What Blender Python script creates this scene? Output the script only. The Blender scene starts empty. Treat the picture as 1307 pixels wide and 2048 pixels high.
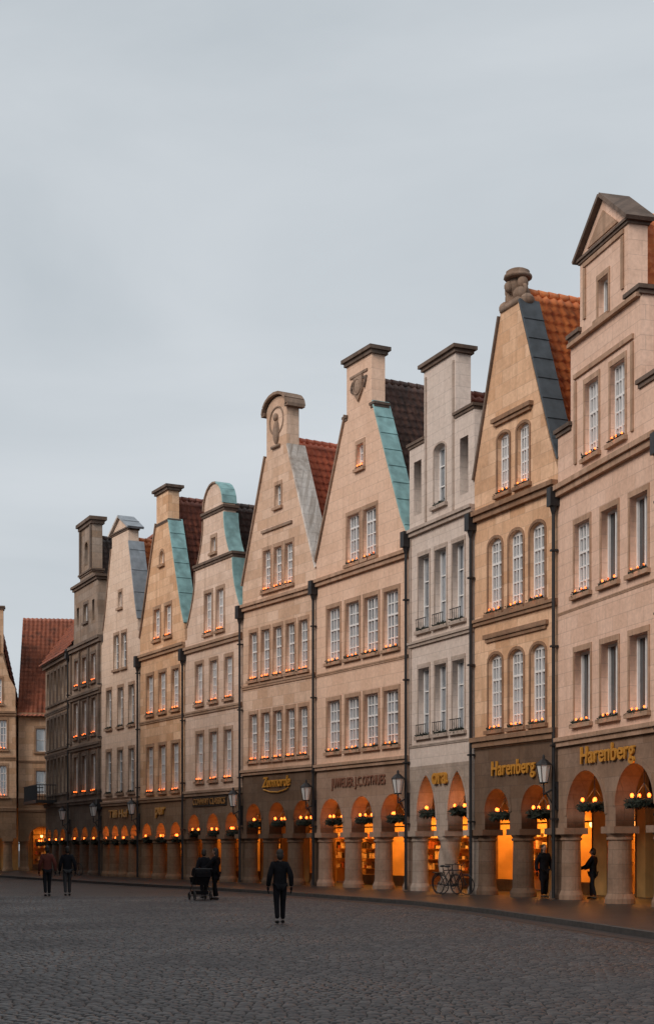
import bpy, math, random
from mathutils import Vector, Matrix
random.seed(7)
sc=bpy.context.scene
R=math.radians
try:
    sc.view_settings.view_transform='Standard'; sc.view_settings.look='None'; sc.view_settings.exposure=0
except Exception: pass

# ------------------------------------------------------------------ materials
def nmat(name):
    m=bpy.data.materials.new(name); m.use_nodes=True
    nt=m.node_tree; b=nt.nodes['Principled BSDF']
    return m,nt,b
def N(nt,t,**k):
    n=nt.nodes.new(t)
    for a,v in k.items(): setattr(n,a,v)
    return n
def simple(name,col,rough=.6,metal=0,var=.25,scale=8,bump=.0,spec=.5):
    m,nt,b=nmat(name)
    tc=N(nt,'ShaderNodeTexCoord'); no=N(nt,'ShaderNodeTexNoise'); no.inputs['Scale'].default_value=scale; no.inputs['Detail'].default_value=5
    nt.links.new(tc.outputs['Object'],no.inputs['Vector'])
    mr=N(nt,'ShaderNodeMapRange'); mr.inputs[1].default_value=.3; mr.inputs[2].default_value=.7; nt.links.new(no.outputs['Fac'],mr.inputs[0])
    mx=N(nt,'ShaderNodeMix',data_type='RGBA')
    mx.inputs['A'].default_value=(*[c*(1-var) for c in col],1); mx.inputs['B'].default_value=(*[min(1,c*(1+var)) for c in col],1)
    nt.links.new(mr.outputs[0],mx.inputs['Factor']); nt.links.new(mx.outputs['Result'],b.inputs['Base Color'])
    b.inputs['Roughness'].default_value=rough; b.inputs['Metallic'].default_value=metal
    b.inputs['Specular IOR Level'].default_value=spec
    if bump:
        bp=N(nt,'ShaderNodeBump'); bp.inputs['Strength'].default_value=bump; bp.inputs['Distance'].default_value=.02
        nt.links.new(no.outputs['Fac'],bp.inputs['Height']); nt.links.new(bp.outputs['Normal'],b.inputs['Normal'])
    return m
def stone(name,col,contrast=.10,stain=.35,staincol=(.20,.15,.11),row=.42,wid=.95,bump=.25):
    m,nt,b=nmat(name); L=nt.links.new
    tc=N(nt,'ShaderNodeTexCoord'); sp=N(nt,'ShaderNodeSeparateXYZ'); L(tc.outputs['Object'],sp.inputs[0])
    ad=N(nt,'ShaderNodeMath',operation='ADD'); L(sp.outputs[0],ad.inputs[0]); L(sp.outputs[1],ad.inputs[1])
    cb=N(nt,'ShaderNodeCombineXYZ'); L(ad.outputs[0],cb.inputs[0]); L(sp.outputs[2],cb.inputs[1])
    br=N(nt,'ShaderNodeTexBrick'); L(cb.outputs[0],br.inputs['Vector'])
    br.inputs['Scale'].default_value=1; br.inputs['Brick Width'].default_value=wid; br.inputs['Row Height'].default_value=row
    br.inputs['Mortar Size'].default_value=.012; br.inputs['Mortar Smooth'].default_value=.4; br.inputs['Bias'].default_value=0
    c1=tuple(min(1,c*(1+contrast)) for c in col); c2=(col[0]*(1-contrast*.9),col[1]*(1-contrast*1.6),col[2]*(1-contrast*2.3))
    br.inputs['Color1'].default_value=(*c1,1); br.inputs['Color2'].default_value=(*c2,1)
    br.inputs['Mortar'].default_value=(*[c*.76 for c in col],1)
    n1=N(nt,'ShaderNodeTexNoise'); n1.inputs['Scale'].default_value=.6; n1.inputs['Detail'].default_value=8; n1.inputs['Roughness'].default_value=.7
    L(tc.outputs['Object'],n1.inputs['Vector'])
    r1=N(nt,'ShaderNodeValToRGB'); r1.color_ramp.elements[0].position=.46; r1.color_ramp.elements[1].position=.66; L(n1.outputs['Fac'],r1.inputs[0])
    mp=N(nt,'ShaderNodeMapping'); mp.inputs['Scale'].default_value=(3.5,.22,1); L(cb.outputs[0],mp.inputs[0])
    n2=N(nt,'ShaderNodeTexNoise'); n2.inputs['Scale'].default_value=1.0; n2.inputs['Detail'].default_value=7; n2.inputs['Roughness'].default_value=.6; L(mp.outputs[0],n2.inputs['Vector'])
    r2=N(nt,'ShaderNodeValToRGB'); r2.color_ramp.elements[0].position=.49; r2.color_ramp.elements[1].position=.70; L(n2.outputs['Fac'],r2.inputs[0])
    mx=N(nt,'ShaderNodeMath',operation='MAXIMUM'); L(r1.outputs[0],mx.inputs[0]); L(r2.outputs[0],mx.inputs[1])
    ms=N(nt,'ShaderNodeMath',operation='MULTIPLY'); L(mx.outputs[0],ms.inputs[0]); ms.inputs[1].default_value=stain
    mix=N(nt,'ShaderNodeMix',data_type='RGBA'); L(ms.outputs[0],mix.inputs['Factor']); L(br.outputs['Color'],mix.inputs['A']); mix.inputs['B'].default_value=(*staincol,1)
    n3=N(nt,'ShaderNodeTexNoise'); n3.inputs['Scale'].default_value=7; n3.inputs['Detail'].default_value=8; n3.inputs['Roughness'].default_value=.7; L(tc.outputs['Object'],n3.inputs['Vector'])
    mr=N(nt,'ShaderNodeMapRange'); L(n3.outputs['Fac'],mr.inputs[0]); mr.inputs[1].default_value=.3; mr.inputs[2].default_value=.7; mr.inputs[3].default_value=.86; mr.inputs[4].default_value=1.14
    hs=N(nt,'ShaderNodeVectorMath',operation='SCALE'); L(mix.outputs['Result'],hs.inputs[0]); L(mr.outputs[0],hs.inputs['Scale'])
    L(hs.outputs[0],b.inputs['Base Color'])
    ah=N(nt,'ShaderNodeMath',operation='MULTIPLY_ADD'); L(br.outputs['Fac'],ah.inputs[0]); ah.inputs[1].default_value=-.6; L(n3.outputs['Fac'],ah.inputs[2])
    bp=N(nt,'ShaderNodeBump'); bp.inputs['Strength'].default_value=bump; bp.inputs['Distance'].default_value=.03
    L(ah.outputs[0],bp.inputs['Height']); L(bp.outputs['Normal'],b.inputs['Normal'])
    b.inputs['Roughness'].default_value=.85; b.inputs['Specular IOR Level'].default_value=.25
    return m
def tiles(name,c1,c2,c3):
    m,nt,b=nmat(name); L=nt.links.new
    tc=N(nt,'ShaderNodeTexCoord')
    vo=N(nt,'ShaderNodeTexVoronoi'); vo.inputs['Scale'].default_value=3.6; L(tc.outputs['Object'],vo.inputs['Vector'])
    sp=N(nt,'ShaderNodeSeparateColor'); L(vo.outputs['Color'],sp.inputs[0])
    mx=N(nt,'ShaderNodeMix',data_type='RGBA'); L(sp.outputs[0],mx.inputs['Factor']); mx.inputs['A'].default_value=(*c1,1); mx.inputs['B'].default_value=(*c2,1)
    no=N(nt,'ShaderNodeTexNoise'); no.inputs['Scale'].default_value=1.3; no.inputs['Detail'].default_value=6; L(tc.outputs['Object'],no.inputs['Vector'])
    rr=N(nt,'ShaderNodeValToRGB'); rr.color_ramp.elements[0].position=.52; rr.color_ramp.elements[1].position=.78; L(no.outputs['Fac'],rr.inputs[0])
    m2=N(nt,'ShaderNodeMix',data_type='RGBA'); L(rr.outputs[0],m2.inputs['Factor']); L(mx.outputs['Result'],m2.inputs['A']); m2.inputs['B'].default_value=(*c3,1)
    L(m2.outputs['Result'],b.inputs['Base Color']); b.inputs['Roughness'].default_value=.55
    return m
def emis(name,col,st):
    m=bpy.data.materials.new(name); m.use_nodes=True; nt=m.node_tree
    b=nt.nodes['Principled BSDF']; b.inputs['Base Color'].default_value=(*col,1)
    b.inputs['Emission Color'].default_value=(*col,1); b.inputs['Emission Strength'].default_value=st
    return m
def glassmat(name,dark,light,ior=2.0,coat=.8):
    m,nt,b=nmat(name); L=nt.links.new
    tc=N(nt,'ShaderNodeTexCoord'); no=N(nt,'ShaderNodeTexNoise'); no.inputs['Scale'].default_value=1.1; no.inputs['Detail'].default_value=3
    mp=N(nt,'ShaderNodeMapping'); mp.inputs['Scale'].default_value=(2.2,1,.5); L(tc.outputs['Object'],mp.inputs[0]); L(mp.outputs[0],no.inputs['Vector'])
    rr=N(nt,'ShaderNodeValToRGB'); rr.color_ramp.elements[0].position=.38; rr.color_ramp.elements[0].color=(*dark,1); rr.color_ramp.elements[1].position=.62; rr.color_ramp.elements[1].color=(*light,1)
    L(no.outputs['Fac'],rr.inputs[0]); L(rr.outputs[0],b.inputs['Base Color'])
    b.inputs['Roughness'].default_value=.06; b.inputs['Specular IOR Level'].default_value=.8; b.inputs['IOR'].default_value=ior
    b.inputs['Coat Weight'].default_value=coat; b.inputs['Coat Roughness'].default_value=.03
    return m
M={}
M['white']=simple('white_window_paint',(.74,.74,.74),.5,var=.06)
M['glass']=glassmat('window_glass',(.06,.075,.095),(.30,.33,.37))
M['glassd']=glassmat('window_glass_dark',(.022,.025,.028),(.08,.08,.085),1.5,.15)
M['iron']=simple('black_iron',(.014,.014,.016),.5,var=.3)
M['teal']=simple('copper_patina',(.235,.415,.42),.7,var=.3,scale=2.5,bump=.2)
M['slate']=simple('grey_slate_flashing',(.05,.06,.07),.5,var=.35,scale=3)
M['zinc']=simple('zinc_sheet',(.30,.33,.36),.45,.3,var=.2,scale=3)
M['capstone']=stone('coping_stone',(.32,.225,.17),.08,.55,(.06,.05,.04))
M['capdark']=stone('weathered_coping_stone',(.17,.125,.10),.08,.6,(.05,.04,.035))
M['capwhite']=stone('streaked_pale_coping',(.72,.68,.64),.04,.85,(.20,.14,.10))
M['flame']=emis('candle_flame',(1.0,.15,.02),4.5)
M['bulb']=emis('warm_bulb',(1.0,.15,.02),6)
M['wax']=simple('candle_wax',(.65,.50,.32),.5,var=.05)
M['green']=simple('dark_fir_greenery',(.012,.018,.010),.85,var=.6,scale=20)
M['gold']=simple('gold_lettering',(.66,.31,.05),.35,.3,var=.1)
M['dgold']=simple('dull_gold_lettering',(.38,.19,.06),.5,.2,var=.1)
M['bronze']=simple('bronze_lettering',(.24,.11,.07),.5,.2,var=.1)
M['dark']=simple('dark_sign_board',(.03,.022,.018),.6,var=.2)
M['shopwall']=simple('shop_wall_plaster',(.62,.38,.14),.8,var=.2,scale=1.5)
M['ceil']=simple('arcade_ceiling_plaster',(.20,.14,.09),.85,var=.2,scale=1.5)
M['wood']=simple('shop_wood',(.20,.09,.03),.5,var=.3,scale=5)
M['item1']=simple('goods_cream',(.75,.62,.40),.5,var=.1); M['item2']=simple('goods_dark',(.05,.03,.02),.5,var=.2); M['item3']=simple('goods_red',(.40,.11,.04),.5,var=.2)
M['shoplamp']=emis('shop_pendant_glow',(1.0,.42,.09),9)
M['lampglass']=simple('opal_lantern_glass',(.66,.67,.66),.35,var=.04)

TO=tiles('orange_roof_tiles',(.85,.28,.085),(.62,.17,.055),(.24,.07,.035))
TR=tiles('red_roof_tiles',(.80,.215,.11),(.62,.15,.08),(.36,.10,.06))
TB=tiles('brown_roof_tiles',(.16,.085,.065),(.085,.05,.042),(.035,.027,.024))
TD=tiles('dark_roof_tiles',(.11,.075,.062),(.055,.042,.038),(.025,.022,.02))
TM=tiles('maroon_roof_tiles',(.30,.10,.06),(.18,.06,.042),(.07,.03,.024))
TC=tiles('russet_roof_tiles',(.40,.125,.065),(.26,.08,.045),(.11,.045,.03))

# ------------------------------------------------------------------ mesh builder
class MB:
    def __init__(s): s.v=[]; s.f=[]
    def add(s,vs,fs):
        o=len(s.v); s.v+= [tuple(v) for v in vs]; s.f+=[tuple(i+o for i in f) for f in fs]
    def box(s,u0,u1,d0,d1,z0,z1):
        s.add([(u0,d0,z0),(u1,d0,z0),(u1,d1,z0),(u0,d1,z0),(u0,d0,z1),(u1,d0,z1),(u1,d1,z1),(u0,d1,z1)],
              [(0,3,2,1),(4,5,6,7),(0,1,5,4),(1,2,6,5),(2,3,7,6),(3,0,4,7)])
    def tube(s,p0,p1,r0,r1=None,n=8,caps=True):
        if r1 is None: r1=r0
        p0=Vector(p0);p1=Vector(p1);a=(p1-p0).normalized()
        x=a.orthogonal().normalized(); y=a.cross(x)
        vs=[]
        for p,r in((p0,r0),(p1,r1)):
            for i in range(n):
                t=2*math.pi*i/n; vs.append(p+x*math.cos(t)*r+y*math.sin(t)*r)
        fs=[(i,(i+1)%n,n+(i+1)%n,n+i) for i in range(n)]
        if caps: fs+=[tuple(reversed(range(n))),tuple(range(n,2*n))]
        s.add(vs,fs)
    def path(s,pts,r,n=8):
        for a,b in zip(pts,pts[1:]): s.tube(a,b,r,r,n)
    def lathe(s,cx,cy,prof,n=20,twist=None):
        vs=[]
        for (r,z) in prof:
            for i in range(n):
                t=2*math.pi*i/n
                rr=r if not twist else r*(1+twist[0]*math.cos(twist[1]*(t)+twist[2]*z))
                vs.append((cx+rr*math.cos(t),cy+rr*math.sin(t),z))
        fs=[]
        for k in range(len(prof)-1):
            for i in range(n):
                j=(i+1)%n; fs.append((k*n+i,k*n+j,(k+1)*n+j,(k+1)*n+i))
        fs.append(tuple(reversed(range(n)))); fs.append(tuple(range((len(prof)-1)*n,len(prof)*n)))
        s.add(vs,fs)
    def ell(s,c,r,n=10,m=7):
        vs=[];fs=[]
        for j in range(m+1):
            ph=math.pi*j/m
            for i in range(n):
                t=2*math.pi*i/n; vs.append((c[0]+r[0]*math.sin(ph)*math.cos(t),c[1]+r[1]*math.sin(ph)*math.sin(t),c[2]+r[2]*math.cos(ph)))
        for j in range(m):
            for i in range(n):
                k=(i+1)%n; fs.append((j*n+i,(j+1)*n+i,(j+1)*n+k,j*n+k))
        s.add(vs,fs)
    def torus(s,c,ax,Rr,r,n=28,m=8,a0=0,a1=2*math.pi):
        c=Vector(c);ax=Vector(ax).normalized();x=ax.orthogonal().normalized();y=ax.cross(x)
        full=abs(a1-a0-2*math.pi)<1e-6; k=n if full else n+1; vs=[];fs=[]
        for i in range(k):
            t=a0+(a1-a0)*i/n; d=x*math.cos(t)+y*math.sin(t)
            for j in range(m):
                q=2*math.pi*j/m; vs.append(c+d*(Rr+r*math.cos(q))+ax*r*math.sin(q))
        for i in range(n):
            i2=(i+1)%k
            for j in range(m):
                j2=(j+1)%m; fs.append((i*m+j,i2*m+j,i2*m+j2,i*m+j2))
        s.add(vs,fs)
    def prism(s,poly,d0,d1):
        n=len(poly)
        vs=[(u,d0,z) for u,z in poly]+[(u,d1,z) for u,z in poly]
        s.add(vs,[tuple(range(n)),tuple(reversed(range(n,2*n)))]+[((i+1)%n,i,n+i,n+(i+1)%n) for i in range(n)])
    def slab(s,p0,p1,t,d0,d1,below=.02):
        a=Vector(p0);b=Vector(p1);dr=(b-a).normalized();nn=Vector((-dr[1],dr[0]))
        if nn[1]<0 or (abs(nn[1])<1e-6): nn=-nn
        q=[a-nn*below,b-nn*below,b+nn*t,a+nn*t]
        s.prism([(p[0],p[1]) for p in q],d0,d1)
    def leaves(s,c,r,n,size=.06):
        for _ in range(n):
            p=Vector((c[0]+random.uniform(-r[0],r[0]),c[1]+random.uniform(-r[1],r[1]),c[2]+random.uniform(-r[2],r[2])))
            a=Vector((random.gauss(0,1),random.gauss(0,1),random.gauss(0,1))).normalized()*size*random.uniform(.6,1.6)
            b=a.orthogonal().normalized()*size*.4
            s.add([p-b,p+b,p+a],[(0,1,2)])
    def obj(s,name,mat,parent=None,smooth=False):
        me=bpy.data.meshes.new(name); me.from_pydata(s.v,[],s.f); me.update()
        if mat: me.materials.append(mat)
        if smooth:
            for p in me.polygons: p.use_smooth=True
        ob=bpy.data.objects.new(name,me); sc.collection.objects.link(ob)
        if parent: ob.parent=parent
        return ob
def empty(name,mw=None):
    e=bpy.data.objects.new(name,None); sc.collection.objects.link(e); e.empty_display_size=.3
    if mw is not None: e.matrix_world=mw
    return e
def wall_mesh(name,outer,holes,t,mat,parent):
    cu=bpy.data.curves.new(name+'_c','CURVE'); cu.dimensions='2D'; cu.fill_mode='BOTH'; cu.extrude=t/2
    for poly in [outer]+holes:
        sp=cu.splines.new('POLY'); sp.points.add(len(poly)-1); sp.use_cyclic_u=True
        for i,(u,z) in enumerate(poly): sp.points[i].co=(u,z,0,1)
    o=bpy.data.objects.new('tmp',cu); sc.collection.objects.link(o)
    dg=bpy.context.evaluated_depsgraph_get(); dg.update()
    me=bpy.data.meshes.new_from_object(o.evaluated_get(dg)); bpy.data.objects.remove(o)
    for v in me.vertices:
        x,y,z=v.co; v.co=(x,-z+t/2,y)
    me.name=name; me.materials.clear(); me.materials.append(mat)
    ob=bpy.data.objects.new(name,me); sc.collection.objects.link(ob); ob.parent=parent
    return ob
def text_mesh(name,txt,u,d,z,size,mat,parent,ext=.03,off=.0,shear=0,width=None,align='LEFT',space=1.0):
    cu=bpy.data.curves.new(name+'_c','FONT'); cu.body=txt; cu.size=size; cu.extrude=ext; cu.offset=off; cu.shear=shear; cu.align_x=align; cu.space_character=space
    o=bpy.data.objects.new('tmp',cu); sc.collection.objects.link(o)
    dg=bpy.context.evaluated_depsgraph_get(); dg.update()
    me=bpy.data.meshes.new_from_object(o.evaluated_get(dg)); bpy.data.objects.remove(o)
    k=1
    if width:
        xs=[v.co.x for v in me.vertices]; k=width/(max(xs)-min(xs))
    for v in me.vertices:
        x,y,zz=v.co; v.co=(u+x*k,d-zz,z+y)
    me.materials.clear(); me.materials.append(mat)
    ob=bpy.data.objects.new(name,me); sc.collection.objects.link(ob); ob.parent=parent
    return ob
def roof_slope(mb,E,along,up,tw=.30,cw=.38):
    E=Vector(E);along=Vector(along);up=Vector(up)
    la=along.length;lu=up.length;a=along/la;uu=up/lu;n=a.cross(uu)
    if n.z<0:n=-n
    sub=5;nc=int(la/tw*sub);nr=int(lu/cw)
    cols=[]
    for i in range(nc+1):
        ph=(i%sub)/sub; cols.append((i*la/nc,.075*(math.sin(2*math.pi*ph)*.5+.5)))
    vs=[];fs=[]
    for r in range(nr):
        jit=[random.uniform(-.012,.012) for _ in cols]
        for k,(t,h) in enumerate(((r,.09),(r+1,.0))):
            for (x,hh),j in zip(cols,jit):
                vs.append(E+a*x+uu*(t*lu/nr)+n*(hh+h+j))
    w=nc+1
    for r in range(nr*2-1):
        for i in range(nc): fs.append((r*w+i,r*w+i+1,(r+1)*w+i+1,(r+1)*w+i))
    mb.add(vs,fs)

window_light=bpy.data.lights.new('candle_light','POINT'); window_light.energy=2.6; window_light.color=(1,.28,.06); window_light.shadow_soft_size=.1
arch_light=bpy.data.lights.new('arcade_lamp_light','POINT'); arch_light.energy=13; arch_light.color=(1,.31,.06); arch_light.shadow_soft_size=.15
def put_light(data,name,parent,loc):
    o=bpy.data.objects.new(name,data); sc.collection.objects.link(o); o.parent=parent; o.location=loc

# ------------------------------------------------------------------ house
T=.6
SPR=2.35
def arc_round(a,b,top,n=14):
    r=(b-a)/2;c=(a+b)/2;h=min(r,top-SPR);zc=top-h
    return [(a,SPR)]+[(c-r*math.cos(math.pi*i/n),zc+h*math.sin(math.pi*i/n)) for i in range(n+1)]+[(b,SPR)]
def arc_point(a,b,top,n=8):
    c=(a+b)/2;zs=2.75;h=top-zs
    L=[(a+ (c-a)*(1-math.cos(math.pi/2*i/n*.8))/(1-math.cos(math.pi/2*.8)), zs+h*math.sin(math.pi/2*i/n*.8)/math.sin(math.pi/2*.8)) for i in range(n+1)]
    Rr=[(2*c-u,z) for u,z in reversed(L[:-1])]
    return [(a,SPR)]+L+Rr+[(b,SPR)]
def hole_rect(u,w,z0,z1,arch=0):
    a,b=u-w/2,u+w/2
    if not arch: return [(a,z0),(b,z0),(b,z1),(a,z1)]
    n=8; pts=[(a,z0),(b,z0)]
    for i in range(n+1):
        t=math.pi*i/n; pts.append((u+w/2*math.cos(t),z1-arch+arch*math.sin(t)))
    return pts

def house(name,P0,P1,mat,arcmat,trim,gable,rows,arches,cornices,roof,coping=(),caps=(),candles=True,
          recess=.16,glass='glass',pointed=False,frame='white',surround=True,colstyle='round',pipe=True,shop=1.0,keyarch=True,splitz=5.1,twist=False,lit=True,surw=.13):
    P0=Vector((*P0,0));P1=Vector((*P1,0)); X=(P1-P0);W=X.length;X/=W;Y=Vector((-X.y,X.x,0))
    mw=Matrix(((X.x,Y.x,0,P0.x),(X.y,Y.y,0,P0.y),(0,0,1,0),(0,0,0,1)))
    e=empty(name,mw)
    holes=[];fr=MB();gl=MB();gd=MB();sur=MB();sill=MB();gr=MB();fl=MB();wx=MB()
    for rw in rows:
        us,w,z0,z1,grid=rw[:5]; opt=rw[5] if len(rw)>5 else {}
        ah=opt.get('arch',0); cand=opt.get('candles',candles); rc=opt.get('recess',recess)
        for u in us:
            holes.append(hole_rect(u,w,z0,z1,ah)); a,b=u-w/2,u+w/2
            (gd if opt.get('darkglass') else gl).box(a-.03,b+.03,rc+.05,rc+.07,z0-.03,z1+.03)
            if opt.get('blind'): continue
            ff=.065; m=.042
            fr.box(a+.002,a+ff,rc-.03,rc+.045,z0+.002,z1-.002); fr.box(b-ff,b-.002,rc-.03,rc+.045,z0+.002,z1-.002)
            fr.box(a+ff,b-ff,rc-.03,rc+.045,z0+.002,z0+ff*1.2); fr.box(a+ff,b-ff,rc-.03,rc+.045,z1-ff-ah*.35,z1-.002)
            nc,nr=grid
            for i in range(1,nc):
                x=a+w*i/nc; mm=m*1.6 if (nc%2==0 and i==nc//2) else m
                fr.box(x-mm/2,x+mm/2,rc-.012-(.02 if mm>m else 0),rc+.045,z0+ff*1.2,z1-ff-ah*.35)
            for j in range(1,nr):
                z=z0+(z1-z0)*j/nr; mm=m*1.7 if (nr>=4 and j==round(nr*.68)) else m
                fr.box(a+ff,b-ff,rc-.009-(.02 if mm>m else 0),rc+.045,z-mm/2,z+mm/2)
            if surround:
                sw=surw
                sur.box(a-sw,a-.003,-.028,.03,z0,z1-ah); sur.box(b+.003,b+sw,-.028,.03,z0,z1-ah)
                if not ah: sur.box(a-sw,b+sw,-.031,.03,z1+.004,z1+.17)
                else:
                    n=8
                    pts=[(u+(w/2+.003)*math.cos(math.pi*i/n),z1-ah+(ah+.003)*math.sin(math.pi*i/n)) for i in range(n+1)]
                    pt2=[(u+(w/2+sw)*math.cos(math.pi*i/n),z1-ah+(ah+sw)*math.sin(math.pi*i/n)) for i in range(n+1)]
                    for i in range(n): sur.prism([pts[i],pt2[i],pt2[i+1],pts[i+1]],-.031,.03)
            sill.box(a-.16,b+.16,-.13,.12,z0-.13,z0-.004)
            if cand or opt.get('plants'):
                gr.leaves((u,-.06,z0+.02),(w/2+.04,.07,.07),int(80*w),.075)
                gr.box(a+.04,b-.04,-.10,.0,z0+.0,z0+.06)
            if cand:
                k=3
                for i in range(k):
                    x=a+w*(i+.5)/k+random.uniform(-.05,.05); hz=z0+.07+random.uniform(0,.03)
                    wx.tube((x,-.05,z0+.04),(x,-.05,hz),.02,.02,6)
                    fl.ell((x,-.05,hz+.03),(.028,.028,.042),6,4)
                put_light(window_light,'candle_light',e,(u,-.15,z0+.12))
    out=[(.01,SPR)]
    for (a,b,top) in arches: out+= (arc_point if pointed else arc_round)(a,b,top)
    out+=[(W-.01,SPR)]
    g=[(max(.01,min(W-.01,u)),z) for u,z in gable]
    if arcmat is mat or not arches:
        if not arches: out=[(.01,.1),(W-.01,.1)]
        wall_mesh('facade_wall',out+list(reversed(g)),holes,T,mat,e)
    else:
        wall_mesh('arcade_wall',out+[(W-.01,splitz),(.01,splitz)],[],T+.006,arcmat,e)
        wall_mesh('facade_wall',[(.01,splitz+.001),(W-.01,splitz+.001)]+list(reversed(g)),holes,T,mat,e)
    if arches and keyarch:
        rg=MB()
        for (a,b,top) in arches:
            pts=(arc_point if pointed else arc_round)(a,b,top); c=(a+b)/2
            for p,q in zip(pts[1:-1],pts[2:-1]):
                def o(p):
                    v=Vector((p[0]-c,p[1]-(SPR+.35))); v=v.normalized()*.15; return (p[0]+v[0],p[1]+max(v[1],0))
                rg.prism([p,o(p),o(q),q][::-1],-.03,.02)
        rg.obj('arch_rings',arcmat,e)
    fr.obj('window_frames',M[frame],e); gl.obj('window_glass',M[glass],e); sill.obj('window_sills',trim,e)
    if gd.v: gd.obj('window_glass_dark',M['glassd'],e)
    if sur.v: sur.obj('window_surrounds',trim,e)
    if gr.v: gr.obj('sill_greenery',M['green'],e)
    if fl.v: fl.obj('candle_flames',M['flame'],e); wx.obj('candles',M['wax'],e)
    co=MB()
    for (z,h,p) in cornices:
        co.box(.005,W-.005,-p,.04,z-h*.45,z); co.box(.005,W-.005,-p*.62,.04,z-h,z-h*.45-.002)
    co.obj('cornices',trim,e)
    byc={}
    for c in coping:
        p0,p1,mk,th=c[:4]; d0,d1=(c[4],c[5]) if len(c)>5 else (-.07,.70)
        byc.setdefault(mk,MB()).slab(p0,p1,th,d0,d1)
        if mk in('teal','slate','zinc') :
            a=Vector(p0);b=Vector(p1);ln=(b-a).length; dr=(b-a)/ln; k=int(ln/.9)
            for i in range(1,k+1):
                q=a+dr*(ln*i/(k+1)); byc[mk].slab(q-dr*.015,q+dr*.015,th+.025,d0-.005,d1+.005)
    for k,mb in byc.items(): mb.obj('gable_coping_'+k,M[k],e)
    cp=MB()
    for (u0,u1,z,h,p) in caps:
        cp.box(u0-p,u1+p,-p,T+p,z-h*.5,z); cp.box(u0-p*.5,u1+p*.5,-p*.5,T+p*.5,z-h,z-h*.5-.001)
    if cp.v: cp.obj('gable_caps',M['capdark'],e)
    ze,zr,rm,kind,ucen=roof[0],roof[1],roof[2],roof[3],roof[4] if len(roof)>4 else W/2
    body=MB(); D=11.
    if kind=='gable':
        body.prism([(.03,4.62),(W-.03,4.62),(W-.03,ze),(ucen,zr),(.03,ze)],T+.008,D)
        rf=MB()
        roof_slope(rf,(W-.02,T+.01,ze),(0,D-.5,0),(ucen-W+.02,0,zr-ze+.02))
        roof_slope(rf,(.02,T+.01,ze),(0,D-.5,0),(ucen-.02,0,zr-ze+.02))
        for k in range(26): rf.tube((ucen,T+.02+k*.4,zr+.05),(ucen,T+.46+k*.4,zr+.05),.15,.12,8)
        rf.obj('tiled_roof',rm,e,True)
    else:
        body.add([(.03,T+.008,4.62),(W-.03,T+.008,4.62),(W-.03,D,4.62),(.03,D,4.62),(.03,T+.008,ze),(W-.03,T+.008,ze),(W-.03,D,ze),(.03,D,ze),(.03,D/2,zr),(W-.03,D/2,zr)],
                 [(0,3,2,1),(0,1,5,4),(2,3,7,6),(1,2,6,9,5),(3,0,4,8,7),(4,5,9,8),(6,7,8,9)])
        rf=MB()
        roof_slope(rf,(-.05,-.35,ze-.25),(W+.1,0,0),(0,D/2+.35,zr-ze+.3))
        rf.obj('tiled_roof',rm,e,True)
    body.obj('house_body',mat,e)
    if arches:
        cl=MB(); ed=[0]+[x for a in arches for x in a[:2]]+[W]
        piers=[(ed[i],ed[i+1]) for i in range(0,len(ed),2)]
        for i,(a,b) in enumerate(piers):
            c=(a+b)/2; end=(i==0 or i==len(piers)-1)
            if (colstyle=='square' and end) or (end and b-a<.25):
                if i==0: cl.box(a+.012,b+.03,.0,T,.13,SPR-.2)
                else: cl.box(a-.03,b-.012,.0,T,.13,SPR-.2)
                cl.box(max(a-.06,.012),min(b+.06,W-.012),-.07,T+.07,SPR-.21,SPR-.001); cl.box(max(a-.05,.012),min(b+.05,W-.012),-.06,T+.06,.12,.5)
            else:
                r=.36 if not end else .31
                if end: c=max(r*.9,min(W-r*.9,c))
                prof=[(r*1.22,.12),(r*1.22,.26),(r*1.12,.34),(r*1.02,.42),(r,.5),(r*.97,1.2),(r*.93,1.95),(r*1.08,1.97),(r*1.08,2.03),(r*.95,2.05),(r*1.15,2.15)]
                if twist and i==1:
                    prof=[(r*1.2,.12),(r*1.2,.5)]+[(r*.98,.5+.08*k) for k in range(19)]+[(r*1.1,2.03),(r*1.15,2.15)]
                    cl.lathe(c,T/2,prof,30,(.13,3,5))
                else: cl.lathe(c,T/2,prof)
                hw=r*1.18
                cl.box(max(c-hw,.012),min(c+hw,W-.012),-.10,T+.10,2.15,SPR-.001)
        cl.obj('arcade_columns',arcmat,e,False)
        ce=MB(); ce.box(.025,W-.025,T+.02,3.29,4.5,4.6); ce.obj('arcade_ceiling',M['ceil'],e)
        bk=MB(); D0=3.3;D1=5.0
        bk.box(.02,W-.02,D0,D0+.15,3.15,4.6); bk.box(.02,W-.02,D1,D1+.1,.13,4.6)
        for (a,b) in piers: bk.box(max(a-.05,.02),min(b+.05,W-.02),D0+.002,D0+.148,.13,3.148)
        bk.box(.02,.08,D0+.152,D1-.002,.13,3.14); bk.box(W-.08,W-.02,D0+.152,D1-.002,.13,3.14); bk.box(.02,W-.02,D0+.152,D1-.002,3.15,3.25)
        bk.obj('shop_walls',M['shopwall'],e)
        wd=MB();i1=MB();i2=MB();i3=MB();pl=MB()
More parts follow.
